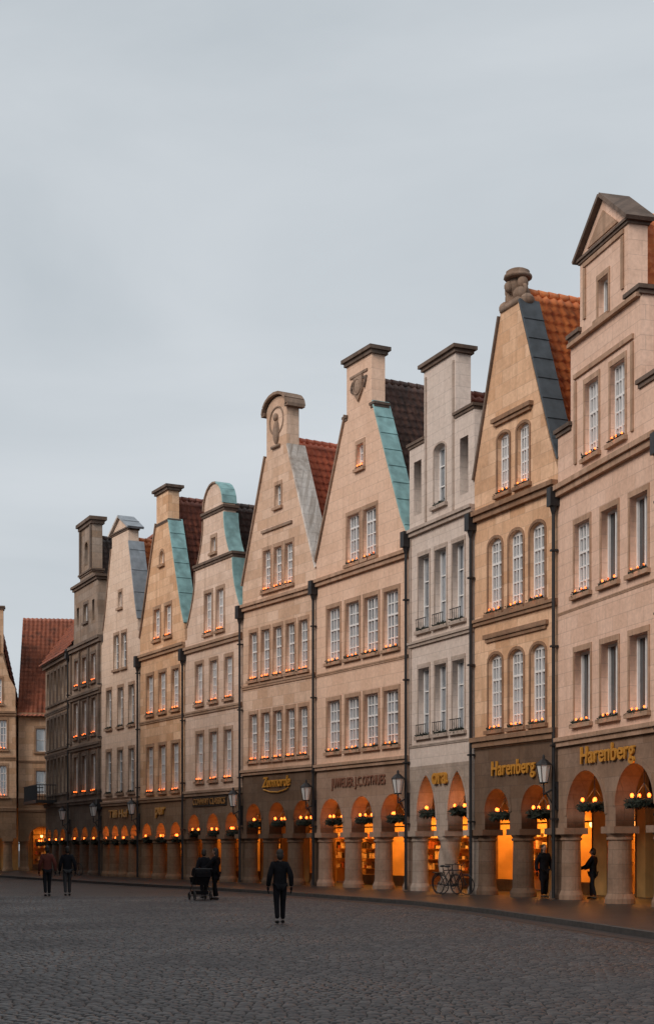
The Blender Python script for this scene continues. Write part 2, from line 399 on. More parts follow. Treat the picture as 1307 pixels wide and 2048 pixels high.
        for k,(a,b,top) in enumerate(arches):
            a2,b2=a+.1,b-.1
            wd.box(a2-.05,a2,D0-.03,D0+.1,.13,3.1); wd.box(b2,b2+.05,D0-.03,D0+.1,.13,3.1); wd.box(a2,b2,D0-.03,D0+.1,2.6,2.66)
            if k%2==0: wd.box(a2,b2,D0-.02,D0+.12,.13,.55)
            for zz in (.8,1.25,1.7,2.15):
                wd.box(a2,b2,D1-.4,D1-.02,zz-.03,zz)
                x=a2+.05
                while x<b2-.1:
                    w=random.uniform(.07,.2);h=random.uniform(.1,.34); mb=random.choice((i1,i1,i2,i3)); mb.box(x,x+w,D1-.35,D1-.15,zz+.001,zz+h); x+=w+random.uniform(.03,.12)
            c=(a+b)/2
            if lit:
                for dx in (-.35,.3):
                    pl.ell((c+dx,D0+.7,2.55),(.09,.09,.11),8,6); wd.tube((c+dx,D0+.7,2.66),(c+dx,D0+.7,3.12),.012,.012,5)
        wd.obj('shop_joinery',M['wood'],e); i1.obj('goods_light',M['item1'],e); i2.obj('goods_dark',M['item2'],e); i3.obj('goods_red',M['item3'],e)
        if lit:
            pl.obj('pendant_lamps',M['shoplamp'],e,True)
            ld=bpy.data.lights.new('shop_light','AREA'); ld.shape='RECTANGLE'; ld.size=W-1; ld.size_y=1.0; ld.energy=150*shop; ld.color=(1,.40,.07)
            put_light(ld,'shop_light',e,(W/2,D0+.75,3.1))
    if pipe:
        pp=MB(); zc=max([c[0] for c in cornices if c[0]<14] or [12])
        pp.tube((.0,-.15,.15),(.0,-.15,zc-.5),.058,.058,8); pp.box(-.15,.15,-.32,.0,zc-.6,zc-.02); pp.tube((0,-.15,zc-.85),(0,-.15,zc-.6),.06,.13,8)
        for z in (2.6,4.9,8,11): pp.box(-.09,.09,-.24,-.02,z,z+.06)
        pp.obj('drainpipe',M['iron'],e)
    return e,W,mw

P={1320:(8.98,40.43),1115:(7.21,46.88),948:(5.08,51.72),818:(3.09,56.3),632:(-.45,63.0),485:(-3.86,68.65),370:(-7.03,74.4),280:(-9.96,80.),203:(-12.8,85.2),140:(-15.65,91.5),90:(-18.5,98.7)}
wreath_spots=[]
def reg(mw,arches,z=2.75):
    for (a,b,t) in arches: wreath_spots.append((mw,(a+b)/2,z+(t-3.75)*.5))

s10=stone('pale_peach_sandstone',(.72,.505,.395),.05,.35,(.42,.26,.18)); s10a=stone('shaded_brown_arcade_sandstone',(.29,.195,.14),.10,.5,(.11,.07,.05)); t10=stone('sandstone_trim',(.44,.29,.205),.08,.5,(.13,.09,.06))  # all arcade stones: lower-storey shade, with dirt, put into a darker base colour
s9=stone('warm_sandstone',(.70,.465,.31),.14,.45,(.32,.18,.10)); s9a=stone('shaded_dark_arcade_sandstone',(.16,.105,.073),.12,.5,(.06,.04,.03)); t9=stone('dark_sandstone_trim',(.30,.185,.12),.1,.5,(.08,.05,.035))
s8=stone('grey_white_render',(.64,.545,.485),.02,.30,(.36,.28,.23),bump=.12); t8=stone('grey_trim',(.45,.37,.32),.05,.4,(.16,.13,.10)); s8a=stone('shaded_grey_arcade_stone',(.42,.34,.285),.05,.5,(.14,.11,.09))
s7=stone('peach_render',(.73,.51,.385),.04,.32,(.44,.27,.18)); s7a=stone('shaded_peach_arcade_stone',(.37,.25,.185),.08,.4,(.14,.09,.06))
s6=stone('cream_sandstone',(.67,.485,.37),.12,.45,(.34,.22,.15)); s6a=stone('shaded_umber_arcade_sandstone',(.15,.10,.07),.12,.5,(.06,.04,.03))
s5=stone('pale_cream_sandstone',(.71,.55,.45),.08,.38,(.36,.24,.17)); s5a=stone('shaded_tan_arcade_sandstone',(.22,.15,.105),.1,.4,(.08,.055,.04)); t5=stone('tan_trim',(.40,.28,.205),.1,.4,(.12,.08,.06))
s4=stone('ochre_sandstone',(.71,.475,.31),.15,.45,(.34,.19,.11)); s4a=stone('shaded_ochre_arcade_sandstone',(.27,.175,.11),.1,.4,(.09,.06,.04)); t4=stone('ochre_trim',(.40,.26,.17),.1,.4,(.12,.08,.06))
s3=stone('light_cream_render',(.72,.565,.455),.05,.35,(.40,.27,.19)); s2=stone('grey_brown_sandstone',(.31,.245,.20),.16,.5,(.10,.08,.065)); t2=stone('dark_grey_trim',(.18,.14,.115),.1,.5,(.055,.045,.04)); s2a=stone('shaded_dark_grey_arcade',(.15,.115,.09),.1,.5,(.05,.045,.04))
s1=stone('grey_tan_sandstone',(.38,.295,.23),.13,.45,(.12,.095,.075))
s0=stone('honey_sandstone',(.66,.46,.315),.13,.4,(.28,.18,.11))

HN='gabled_townhouse'
ar=[(.67,3.34,4.06),(4.0,6.35,4.10)]
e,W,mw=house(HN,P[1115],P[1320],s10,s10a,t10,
 [(0,14.65),(.95,14.65),(.95,17.3),(1.62,17.3),(1.62,19.5),(3.22,20.7),(4.8,19.5),(4.8,17.2),(5.55,17.2),(5.55,14.55),(7,14.55)],
 [([1.80,3.63,5.45],1.1,5.5,7.68,(2,1),dict(recess=.24,darkglass=True)),([1.78],1.06,9.4,11.56,(4,5)),([3.63,5.45],1.06,9.4,11.56,(2,1),dict(darkglass=True,recess=.22)),([2.45,4.15],.92,13.4,15.62,(4,5),dict()),([3.22],.66,17.25,18.4,(2,1),dict(candles=False,recess=.2,darkglass=True))],
 ar,[(5.15,.28,.18),(9.05,.08,.03),(13.0,.34,.24)],(13.2,20.2,TO,'gable',3.3),
 coping=[((1.45,19.42),(3.22,20.76),'capdark',.09,-.18,.80),((3.22,20.76),(4.98,19.42),'capdark',.09,-.18,.80)],
 caps=[(0.02,.95,14.78,.24,.12),(.95,1.62,17.44,.24,.12),(4.8,5.55,17.34,.24,.12),(5.55,6.6,14.7,.24,.12),(1.62,4.8,19.5,.16,.10)],shop=1.2,surw=.10)
reg(mw,ar)
text_mesh('sign_harenberg','Harenberg',1.75,-.06,4.26,.72,M['gold'],e,.03,.010,width=3.5,space=1.06)
x=MB()
for (u0,u1,z0,z1) in ((1.25,1.4,13.4,15.9),(5.0,5.15,13.4,15.9),(1.9,2.05,17.6,19.1),(4.4,4.55,17.6,19.1)): x.box(u0,u1,-.05,.03,z0,z1)
x.box(1.25,5.15,-.07,.03,15.98,16.12); x.box(.95,5.55,-.14,.03,17.02,17.14)
x.box(1.9,4.55,-.055,.03,19.15,19.28); x.prism([(2.2,19.62),(4.2,19.62),(3.22,20.35)],-.04,.02)
x.obj('gable_panel_mouldings',t10,e)
ar=[(.72,2.36,3.72),(3.1,4.85,3.76)]
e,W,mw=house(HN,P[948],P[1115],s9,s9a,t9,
 [(0,14.6),(1.72,19.4),(1.75,19.6),(2.95,19.6),(3.0,19.35),(4.75,14.75),(5.3,13.6)],
 [([1.43,2.79,4.13],.88,5.7,8.25,(4,6),dict(arch=.26)),([1.42,2.77,4.09],.88,9.65,12.15,(4,6),dict(arch=.26)),([1.97,3.22],.74,13.55,15.55,(4,5),dict(arch=.16))],
 ar,[(5.5,.34,.22),(9.55,.22,.14),(13.25,.34,.24)],(13.0,20.1,TO,'gable',2.45),
 coping=[((0.0,14.4),(1.74,19.5),'capdark',.08,-.08,.6),((2.97,19.65),(4.95,14.6),'slate',.07,-.04,.72),((4.95,14.6),(5.28,13.9),'slate',.06,-.04,.72)],shop=1.3,surw=.10)
reg(mw,ar)
text_mesh('sign_harenberg','Harenberg',1.25,-.06,4.16,.68,M['gold'],e,.03,.010,width=2.75,space=1.06)
x=MB(); x.box(1.35,3.85,-.16,.03,15.98,16.12); x.box(1.45,3.75,-.1,.03,15.86,15.978); x.box(.75,4.75,-.12,.03,8.8,8.95); x.box(.85,4.65,-.07,.03,8.68,8.798)
x.obj('window_hoods',t9,e)
x=MB()
x.box(1.8,2.9,-.05,.65,19.58,19.78)
for c,r in (((2.05,.3,20.0),(.28,.26,.3)),((2.62,.3,20.0),(.30,.3,.26)),((2.3,.25,20.35),(.3,.26,.34)),((2.28,.05,20.3),(.16,.2,.2)),((2.0,.2,20.25),(.14,.16,.3)),((2.7,.3,20.35),(.14,.2,.22)),((1.78,.2,19.75),(.2,.25,.25)),((3.0,.3,19.7),(.16,.25,.2))): x.ell(c,r)
x.torus((1.9,.3,20.2),(0,1,0),.16,.07,14,6); x.torus((2.75,.3,20.1),(0,1,0),.15,.07,14,6)
x.lathe(2.38,.3,[(.42,20.55),(.48,20.6),(.46,20.68),(.36,20.72),(.40,20.80),(.30,20.86),(.12,20.92)],14)
x.obj('carved_crest',M['capstone'],e,True)
ar=[(.62,2.15,4.4),(3.05,4.5,4.45)]
e,W,mw=house(HN,P[818],P[948],s8,s8a,t8,
 [(0,16.7),(1.2,16.7),(1.2,19.35),(3.65,19.35),(3.65,16.95),(5,16.95)],
 [([1.2,2.52,3.85],.88,5.85,8.35,(2,3),dict(recess=.24,plants=True)),([1.2,2.52,3.85],.88,9.75,12.5,(2,3),dict(recess=.24,plants=True)),([2.45],.88,14.1,16.3,(2,3),dict(recess=.24,plants=True,arch=.2)),([.68,4.25],.6,14.1,16.1,(1,1),dict(recess=.3,blind=True,darkglass=True))],
 ar,[(9.4,.2,.14),(13.6,.26,.2),(5.55,.1,.05)],(13.8,18.2,TM,'gable',2.4),caps=[(0.02,1.2,16.85,.2,.1),(1.2,3.65,19.5,.26,.18),(3.65,4.95,17.1,.2,.1)],
 candles=False,pointed=True,surround=True,glass='glass',twist=True,surw=.07,splitz=4.75)
reg(mw,ar,2.6)
text_mesh('sign_ora','ora',2.0,-.07,4.05,.8,M['gold'],e,.05,.02,width=1.1)
x=MB()
for (u0,u1,z0,z1) in ((1.3,1.42,13.7,19.0),(3.42,3.54,13.7,19.0),(.05,.2,5.6,13.3),(4.75,4.9,5.6,13.3)): x.box(u0,u1,-.045,.03,z0,z1)
x.obj('wall_strips',t8,e)
x=MB()
for u in (1.2,2.52,3.85):
    for z in (5.86,9.76):
        for k in range(6): x.tube((u-.38+.15*k,-.14,z),(u-.38+.15*k,-.14,z+.4),.01,.01,5)
        x.box(u-.4,u+.4,-.155,-.125,z+.39,z+.415)
x.obj('balconet_railings',M['iron'],e)
ar=[(.37,2.33,3.75),(3.07,4.80,3.78),(5.47,7.3,3.8)]
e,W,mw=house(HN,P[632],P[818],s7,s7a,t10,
 [(0,13.7),(.27,14.2),(2.55,19.15),(2.67,19.2),(2.67,21.3),(4.72,21.3),(4.72,19.2),(4.85,19.1),(6.95,14.3),(7.6,13.2)],
 [([1.56,3.17,4.70,6.24],1.08,5.67,7.78,(4,5)),([1.56,3.17,4.70,6.24],1.08,9.36,11.6,(4,5)),([3.23,4.58],1.0,13.15,15.1,(4,4)),([3.81],.52,16.84,17.8,(2,3))],
 ar,[(5.2,.26,.18),(9.0,.12,.05),(12.95,.3,.22)],(13.2,20.4,TB,'gable',3.75),
 coping=[((0.0,13.75),(2.6,19.25),'capstone',.08,-.08,.62),((4.8,19.25),(7.0,14.3),'teal',.06,-.05,.72),((7.0,14.3),(7.5,13.5),'teal',.06,-.05,.72)],
 caps=[(2.67,4.72,21.45,.3,.18),(2.45,2.7,19.2,.2,.08),(4.7,4.95,19.2,.2,.08)],shop=1.6)
reg(mw,ar)
text_mesh('sign_juwelier_osthues','JUWELIER J.C.OSTHUES',1.45,-.04,4.2,.54,M['bronze'],e,.02,.004,width=4.4,space=1.08)
x=MB(); x.box(3.0,4.4,-.05,.03,20.55,20.65)
x.prism([(3.35,19.9),(3.7,19.5),(4.05,19.9),(4.05,20.5),(3.35,20.5)],-.09,.02); x.ell((3.7,-.08,20.1),(.22,.08,.3))
x.torus((3.7,-.1,20.1),(0,1,0),.3,.04,20,6); x.obj('house_crest',M['capstone'],e)
text_mesh('date_numerals','6    7',3.08,-.05,19.95,.62,M['capdark'],e,.03,.01,width=1.3)
ar=[(.39,1.80,3.71),(2.51,4.0,3.73),(4.7,6.25,3.75)]
e,W,mw=house(HN,P[485],P[632],s6,s6a,t10,
 [(0,13.6),(.15,14.0),(2.1,19.0),(2.28,19.1),(2.28,21.0)]+[(3.2-.92*math.cos(math.pi*i/8),21.0+.55*math.sin(math.pi*i/8)) for i in range(1,8)]+[(4.12,21.0),(4.12,19.1),(4.25,19.0),(6.2,14.2),(6.6,13.4)],
 [([1.06,2.20,3.30,4.44,5.54],.72,5.65,7.75,(3,5)),([1.06,2.20,3.30,4.44,5.54],.72,9.3,11.45,(3,5)),([2.33,3.33,4.3],.66,13.15,14.95,(3,5),dict()),([3.35],.5,16.7,17.65,(2,3),dict(candles=False))],
 ar,[(5.25,.24,.18),(9.1,.18,.08),(12.8,.3,.22)],(13.2,19.7,TR,'gable',3.3),
 coping=[((0.0,13.7),(2.2,19.15),'capstone',.08,-.08,.62),((4.15,19.25),(6.25,14.2),'capwhite',.09,-.06,.85),((6.25,14.2),(6.55,13.5),'capwhite',.09,-.06,.85)],shop=.9,surw=.10)
reg(mw,ar)
text_mesh('sign_zumnorde','Zumnorde',2.0,-.06,4.42,.64,M['gold'],e,.03,.008,.3,width=2.5)
x=MB(); x.path([(2.1,-.06,4.32),(2.7,-.06,4.2),(3.4,-.06,4.17),(4.1,-.06,4.26),(4.3,-.06,4.34)],.03,6); x.obj('sign_underline',M['gold'],e)
x=MB(); x.ell((3.2,-.02,20.0),(.25,.12,.55)); x.ell((3.2,-.05,20.65),(.15,.13,.18)); x.box(2.85,3.55,-.12,.02,19.3,19.42); x.torus((3.2,-.0,20.5),(0,1,0),.6,.05,20,6)
x.obj('niche_figure',M['capstone'],e,True)
x=MB(); pts=[(3.2-1.05*math.cos(math.pi*i/8),-0,20.98+.66*math.sin(math.pi*i/8)) for i in range(9)]
for a,b in zip(pts,pts[1:]): x.slab((a[0],a[2]),(b[0],b[2]),.1,-.18,.8)
x.box(2.02,2.3,-.14,.75,20.9,21.05); x.box(4.1,4.38,-.14,.75,20.9,21.05); x.box(1.9,4.6,-.09,.02,15.75,15.87); x.obj('gable_cap_moulding',M['capstone'],e)
def vol(a,b,n=6):
    return [(a[0]+(b[0]-a[0])*(1-(1-i/n)**1.9), a[1]+(b[1]-a[1])*(i/n)) for i in range(n+1)]
L1=vol((.25,12.6),(1.25,15.2)); L2=vol((1.5,15.45),(2.2,17.5))
g=[(0,12.0),(.25,12.0)]+L1+[(1.25,15.45)]+L2+[(2.2,17.75)]+[(3.4-1.12*math.cos(math.pi*i/10),17.95+1.15*math.sin(math.pi*i/10)) for i in range(11)]+[(4.6,17.75)]+[(6.8-u,z) for u,z in reversed(L2)]+[(5.55,15.45)]+[(6.8-u,z) for u,z in reversed(L1)]+[(6.55,12.0),(6.61,12.0)]
ar=[(.4,1.85,3.35),(2.65,4.05,3.35),(4.75,6.1,3.38)]
cop=[]
RL1=[(6.8-u,z) for u,z in reversed(L1)];RL2=[(6.8-u,z) for u,z in reversed(L2)]
for a,b in list(zip(L1,L1[1:]))+list(zip(L2,L2[1:])): cop.append((a,b,'capstone',.06,-.05,.62))
for a,b in list(zip(RL1,RL1[1:]))+list(zip(RL2,RL2[1:])): cop.append((a,b,'teal',.06,-.06,.70))
sem=[(3.4-1.12*math.cos(math.pi*i/10),17.95+1.15*math.sin(math.pi*i/10)) for i in range(11)]
for i,(a,b) in enumerate(zip(sem,sem[1:])): cop.append((a,b,'teal' if i>5 else 'capstone',.06,-.08,.66))
e,W,mw=house(HN,P[370],P[485],s5,s5a,t5,g,
 [([1.80,3.40,5.04],.78,4.95,7.25,(4,5)),([1.75,3.42,5.1],.78,8.7,10.65,(4,5)),([2.80,4.15],.78,12.0,13.95,(4,5)),([3.41],.5,15.8,16.5,(1,1),dict(candles=False,darkglass=True))],
 ar,[(4.5,.26,.16),(8.4,.2,.1),(11.6,.3,.2)],(11.8,18.1,TD,'gable',3.4),coping=cop,caps=[(1.25,5.55,15.5,.24,.12),(2.2,4.6,17.85,.24,.12)],shop=.5,splitz=4.4)
reg(mw,ar,2.55)
x=MB(); x.box(1.0,4.9,-.05,.02,3.72,4.2); x.obj('sign_board',M['dark'],e)
text_mesh('sign_conway_classics','CONWAY CLASSICS',1.1,-.07,3.8,.45,M['dgold'],e,.02,.003,width=3.7)
ar=[(.4,1.75,3.0),(2.45,3.75,3.0),(4.45,5.8,3.02)]
e,W,mw=house(HN,P[280],P[370],s4,s4a,t4,
 [(0,12.9),(.3,13.4),(2.35,18.4),(2.42,18.5),(2.42,20.1),(4.05,20.1),(4.05,18.4),(4.15,18.3),(5.85,13.6),(6.28,12.8)],
 [([1.5,3.27,5.05],.92,4.6,7.0,(4,5)),([1.5,3.27,5.05],.92,8.7,10.75,(4,5)),([2.5,4.05],.85,12.5,14.1,(4,4)),([3.2],.5,16.3,17.0,(1,1),dict(candles=False,arch=.24,darkglass=True))],
 ar,[(4.35,.24,.14),(8.4,.16,.08),(11.95,.3,.2)],(12.4,19.7,TM,'gable',3.3),
 coping=[((0,12.9),(2.4,18.55),'capstone',.08,-.08,.62),((4.1,18.5),(5.85,13.7),'teal',.06,-.05,.75),((5.85,13.7),(6.25,12.9),'teal',.06,-.05,.75)],caps=[(2.42,4.05,20.25,.28,.2),(2.3,4.15,18.5,.14,.05)],shop=.35,splitz=4.3)
reg(mw,ar,2.45)
text_mesh('sign_pur','pur',2.4,-.06,3.45,.75,M['gold'],e,.04,.02,width=1.3)
Lc=[(.3,14.0),(.62,14.9),(.95,16.1),(1.3,17.4),(1.6,18.4)]; Rc=[(5.9-u,z) for u,z in reversed(Lc)]
ar=[(.3,1.3,2.95),(1.75,2.75,2.95),(3.2,4.2,2.95),(4.6,5.6,2.95)]
cop=[(a,b,'capstone',.06,-.05,.62) for a,b in zip(Lc,Lc[1:])]+[(a,b,'zinc',.06,-.05,.85) for a,b in zip(Rc,Rc[1:])]
cop+=[((1.45,19.1),(2.95,19.95),'capwhite',.1,-.15,.75),((2.95,19.95),(4.45,19.1),'zinc',.1,-.15,.8)]
e,W,mw=house(HN,P[203],P[280],s3,s4a,t5,
 [(0,13.2),(.3,13.4)]+Lc+[(1.7,18.45),(1.7,19.15),(2.95,19.9),(4.2,19.15),(4.2,18.45)]+Rc+[(5.6,13.4),(5.95,13.2)],
 [([1.22,3.0,4.7],.78,4.75,7.1,(2,4),dict(candles=False,plants=True)),([1.25,3.05,4.7],.78,8.4,10.55,(2,4),dict(candles=False,recess=.2,plants=True)),([2.41,3.57],.74,11.6,13.5,(2,4),dict(candles=False)),([2.99],.5,14.95,15.8,(1,1),dict(candles=False))],
 ar,[(4.3,.24,.14),(4.5,.1,.05)],(12.6,18.7,TO,'gable',3.1),coping=cop,caps=[(1.7,4.2,19.2,.16,.1)],glass='glassd',shop=.3,splitz=4.3,surw=.09)
reg(mw,ar,2.4)
text_mesh('sign_tilli_hof','Tilli Hof',1.4,-.06,3.4,.6,M['gold'],e,.03,.01,width=2.9)
ar=[(.6,2.0,2.95),(2.75,4.1,2.95),(4.85,6.2,2.95)]
e,W,mw=house(HN,P[140],P[203],s2,s2a,t2,
 [(0,13.9),(.8,14.0),(.95,15.6),(.95,17.2),(2.1,17.35),(2.3,17.6),(2.3,20.6),(5.0,20.6),(5.0,17.6),(5.2,17.35),(6.1,17.2),(6.1,15.6),(6.3,14.0),(6.86,13.9)],
 [([1.38,3.3,5.26],.9,4.95,7.15,(4,4)),([1.38,3.3,5.26],.9,8.3,10.4,(4,4)),([1.5,3.3,5.26],.85,11.35,12.95,(4,3)),([3.6],.85,15.0,16.05,(2,2),dict(candles=False)),([1.8,5.2],.5,14.9,16.1,(1,1),dict(blind=True,darkglass=True)),([3.65],.7,18.3,19.7,(1,1),dict(blind=True,arch=.3,darkglass=True))],
 ar,[(4.6,.3,.2),(7.8,.3,.2),(10.85,.3,.2),(13.85,.36,.25)],(13.6,20.0,TD,'gable',3.5),caps=[(.95,6.1,17.45,.3,.2),(2.3,5.0,20.95,.4,.22),(2.3,5.0,17.95,.2,.12)],shop=.25,glass='glassd')
reg(mw,ar,2.4)
x=MB()
for z0,z1 in ((4.8,7.4),(8.0,10.5),(11.1,13.4)):
    for u in (.3,2.3,4.3,6.5): x.box(u-.13,u+.13,-.1,.03,z0,z1)
for u in (2.5,4.8): x.box(u-.13,u+.13,-.1,.03,17.97,20.5)
x.obj('pilasters',t2,e)
ar=[(.5,2.0,2.9),(2.7,4.2,2.9),(4.9,6.4,2.9)]
e,W,mw=house('eaves_front_townhouse',P[90],P[140],s1,s2a,t2,[(0,13.7),(7.8,13.7)],
 [([.95,2.1,3.25,4.4,5.55,6.7],.72,z0,z1,(2,3),dict(candles=False,recess=.18)) for z0,z1 in ((5.15,7.4),(8.0,10.0),(10.9,13.0))],
 ar,[(4.6,.3,.2),(7.75,.2,.1),(10.5,.2,.1),(13.72,.36,.35)],(13.8,21.4,TC,'eaves'),shop=.25,pipe=False)
reg(mw,ar,2.4)
x=MB(); x.box(-.9,3.6,-1.3,.0,4.55,4.75)
for k in range(31):
    u=-.85+.147*k; x.tube((u,-1.25,4.75),(u,-1.25,5.7),.018,.018,5)
for k in range(8):
    for u in (-.85,3.55): x.tube((u,-1.25+.17*k,4.75),(u,-1.25+.17*k,5.7),.018,.018,5)
x.box(-.9,3.6,-1.29,-1.21,5.68,5.74); x.box(-.89,-.81,-1.3,0,5.68,5.738); x.box(3.51,3.59,-1.3,0,5.68,5.738)
x.obj('balcony',M['iron'],e)
P11=(9.02,40.28);P12=(10.35,33.2)
ar=[(.7,3.1,3.9),(3.9,6.4,3.9)]
e,W,mw=house(HN,P11,P12,s6,s6a,t10,[(0,13.4),(2.5,18.3),(4.7,18.3),(7.2,13.4)],
 [([1.6,3.6,5.6],1.05,5.6,7.7,(4,5)),([1.6,3.6,5.6],1.05,9.3,11.4,(4,5)),([3.0,4.2],.8,13.2,15,(4,5))],ar,[(5.1,.26,.18),(12.9,.3,.2)],(13.0,17.9,TR,'gable'),
 coping=[((0,13.45),(2.5,18.3),'capstone',.1),((4.7,18.3),(7.2,13.45),'teal',.06)],caps=[(2.5,4.7,18.5,.25,.15)])
reg(mw,ar)
e,W,mw=house('corner_townhouse',(-21.1,102.6),(-16.6,103.2),s0,s4a,t4,[(0,10.9),(4.6,10.9)],
 [([1.75],1.15,5.4,7.0,(2,2),dict(candles=False)),([1.75],1.15,8.3,9.9,(2,2),dict(candles=False))],[(.7,2.7,3.2)],[(4.4,.2,.12),(7.7,.16,.08),(10.95,.3,.3)],(10.9,18.2,TC,'eaves'),shop=.2,pipe=False)
reg(mw,[(.7,2.7,3.2)],2.2)
e2,W2,mw2=house(HN,(-27.0,101.0),(-21.1,102.0),s0,s4a,t4,[(0,11.5),(1.0,12.3),(1.6,13.0),(1.6,14.6),(3.9,15.0),(4.1,18.0),(5.1,18.0),(5.1,14.6),(5.5,13.3),(5.9,12.6)],
 [([1.2,2.9,4.9],.85,5.2,7.3,(4,4)),([1.2,2.9,4.9],.85,8.4,10.4,(4,4)),([2.6,4.6],.8,11.5,13.2,(3,4)),([4.6],.4,15,16,(1,2))],[(.5,2.2,2.9),(2.9,4.8,2.9)],[(4.5,.26,.14),(7.9,.2,.1),(11.0,.3,.2)],(11.2,17.4,TM,'gable',4.6),caps=[(4.1,5.1,18.15,.25,.12)],shop=.2,pipe=False)
x=MB(); x.tube((4.6,.3,18.1),(4.6,.3,19.0),.05,.02); x.ell((4.6,.3,18.6),(.13,.13,.15)); x.obj('finial',M['iron'],e2)
reg(mw2,[(.5,2.2,2.9),(2.9,4.8,2.9)],2.2)
# the facing side of the street
OP=[(-15.5,-32),(-15.5,-23),(-15.6,-14),(-15.8,-5),(-16,4),(-16.2,13),(-16.4,22),(-16.6,31),(-16.9,40),(-17.2,49),(-17.8,58),(-19.4,67),(-21.4,76),(-23.4,85),(-25.6,94)]
for i,(a,b) in enumerate(zip(OP,OP[1:])):
    sm_,sa_=((s7,s7a),(s6,s6a),(s4,s4a),(s5,s5a))[i%4]
    w_=(Vector(b)-Vector(a)).length
    house(HN,a,b,sm_,sa_,t10,[(0,13.0),(w_*.36,18.6),(w_*.36,19.6),(w_*.64,19.6),(w_*.64,18.6),(w_,13.0)],
      [([1.6,3.5,5.5,7.4],1.05,5.6,7.7,(2,4),dict(candles=False)),([1.6,3.5,5.5,7.4],1.05,9.3,11.4,(2,4),dict(candles=False)),([3.7,5.3],.9,13.2,15,(2,4),dict(candles=False))],
      [(.6,2.8,3.8),(3.4,5.6,3.8),(6.2,8.4,3.8)],[(5.1,.26,.18),(12.8,.3,.2)],(12.8,18.3,(TB,TR,TM,TD)[i%4],'gable'),caps=[(w_*.36,w_*.64,19.8,.25,.15)],shop=.5,pipe=True,lit=False)

# ------------------------------------------------------------------ hanging wreath lamps
def wreath_meshes():
    a=MB();random.seed(3)
    for i in range(26):
        t=2*math.pi*i/26; a.leaves((.36*math.cos(t),.36*math.sin(t),-.02),(.12,.12,.11),26,.12)
    a.torus((0,0,0),(0,0,1),.36,.08,24,6)
    b=MB(); b.tube((0,0,.55),(0,0,1.3),.012,.012,5)
    for i in range(4):
        t=math.pi/4+math.pi/2*i; b.tube((.34*math.cos(t),.34*math.sin(t),.05),(0,0,.55),.008,.008,4); b.tube((.36*math.cos(t),.36*math.sin(t),.04),(.36*math.cos(t),.36*math.sin(t),.13),.03,.03,7)
    c=MB()
    for i in range(4):
        t=math.pi/4+math.pi/2*i; c.ell((.36*math.cos(t),.36*math.sin(t),.19),(.055,.055,.07),8,6)
    me=bpy.data.meshes.new('hanging_advent_wreath')
    vs=a.v+b.v+c.v; o1=len(a.v);o2=o1+len(b.v)
    me.from_pydata(vs,[],a.f+[tuple(i+o1 for i in f) for f in b.f]+[tuple(i+o2 for i in f) for f in c.f])
    for m in (M['green'],M['iron'],M['bulb']): me.materials.append(m)
    n1=len(a.f);n2=n1+len(b.f)
    for p in me.polygons: p.material_index=0 if p.index<n1 else (1 if p.index<n2 else 2)
    me.update(); return me
wm=wreath_meshes()
for (mw,u,z) in wreath_spots:
    o=bpy.data.objects.new('hanging_advent_wreath',wm); sc.collection.objects.link(o)
    o.matrix_world=mw@Matrix.Translation((u,.3,z+.08))@Matrix.Rotation(random.uniform(0,3),4,'Z')
    l=bpy.data.objects.new('wreath_light',arch_light); sc.collection.objects.link(l); l.parent=o; l.location=(0,0,.32)

# ------------------------------------------------------------------ wall lanterns
def lantern(Pt,d,z):
    a=Vector((*P[Pt],0)); keys=sorted(P); i=keys.index(Pt); b=Vector((*P[keys[i+1]],0)); X=(b-a).normalized(); Y=Vector((-X.y,X.x,0))
    mw=Matrix(((X.x,Y.x,0,a.x),(X.y,Y.y,0,a.y),(0,0,1,0),(0,0,0,1)))
    e=empty('wall_lantern',mw)
    x=MB(); x.lathe(0,d,[(.13,z-.02),(.15,z+.0),(.15,z+.03)],8); x.lathe(0,d,[(.27,z+.56),(.25,z+.60),(.12,z+.72),(.05,z+.76),(.04,z+.86),(.0,z+.9)],8)
    for k in range(4):
        t=math.pi/4+math.pi/2*k; x.tube((.13*math.cos(t),d+.13*math.sin(t),z),(.24*math.cos(t),d+.24*math.sin(t),z+.56),.012)
    x.tube((0,d,z-.35),(0,d,z),.03); x.path([(0,-.05,z-.1),(0,d*.5,z-.22),(0,d,z-.35)],.03); x.path([(0,-.05,z-.75),(0,d*.45,z-.6),(0,d*.8,z-.32)],.022); x.box(-.05,.05,-.08,-.0,z-.85,z+.05)
    x.obj('bracket_and_cap',M['iron'],e)
    y=MB(); y.lathe(0,d,[(.12,z+.03),(.225,z+.56)],8); y.obj('opal_glass',M['lampglass'],e)
for k,z in ((1115,3.75),(818,3.75),(632,3.7),(485,3.6),(280,3.5),(203,3.5),(140,3.4)): lantern(k,-.48,z)

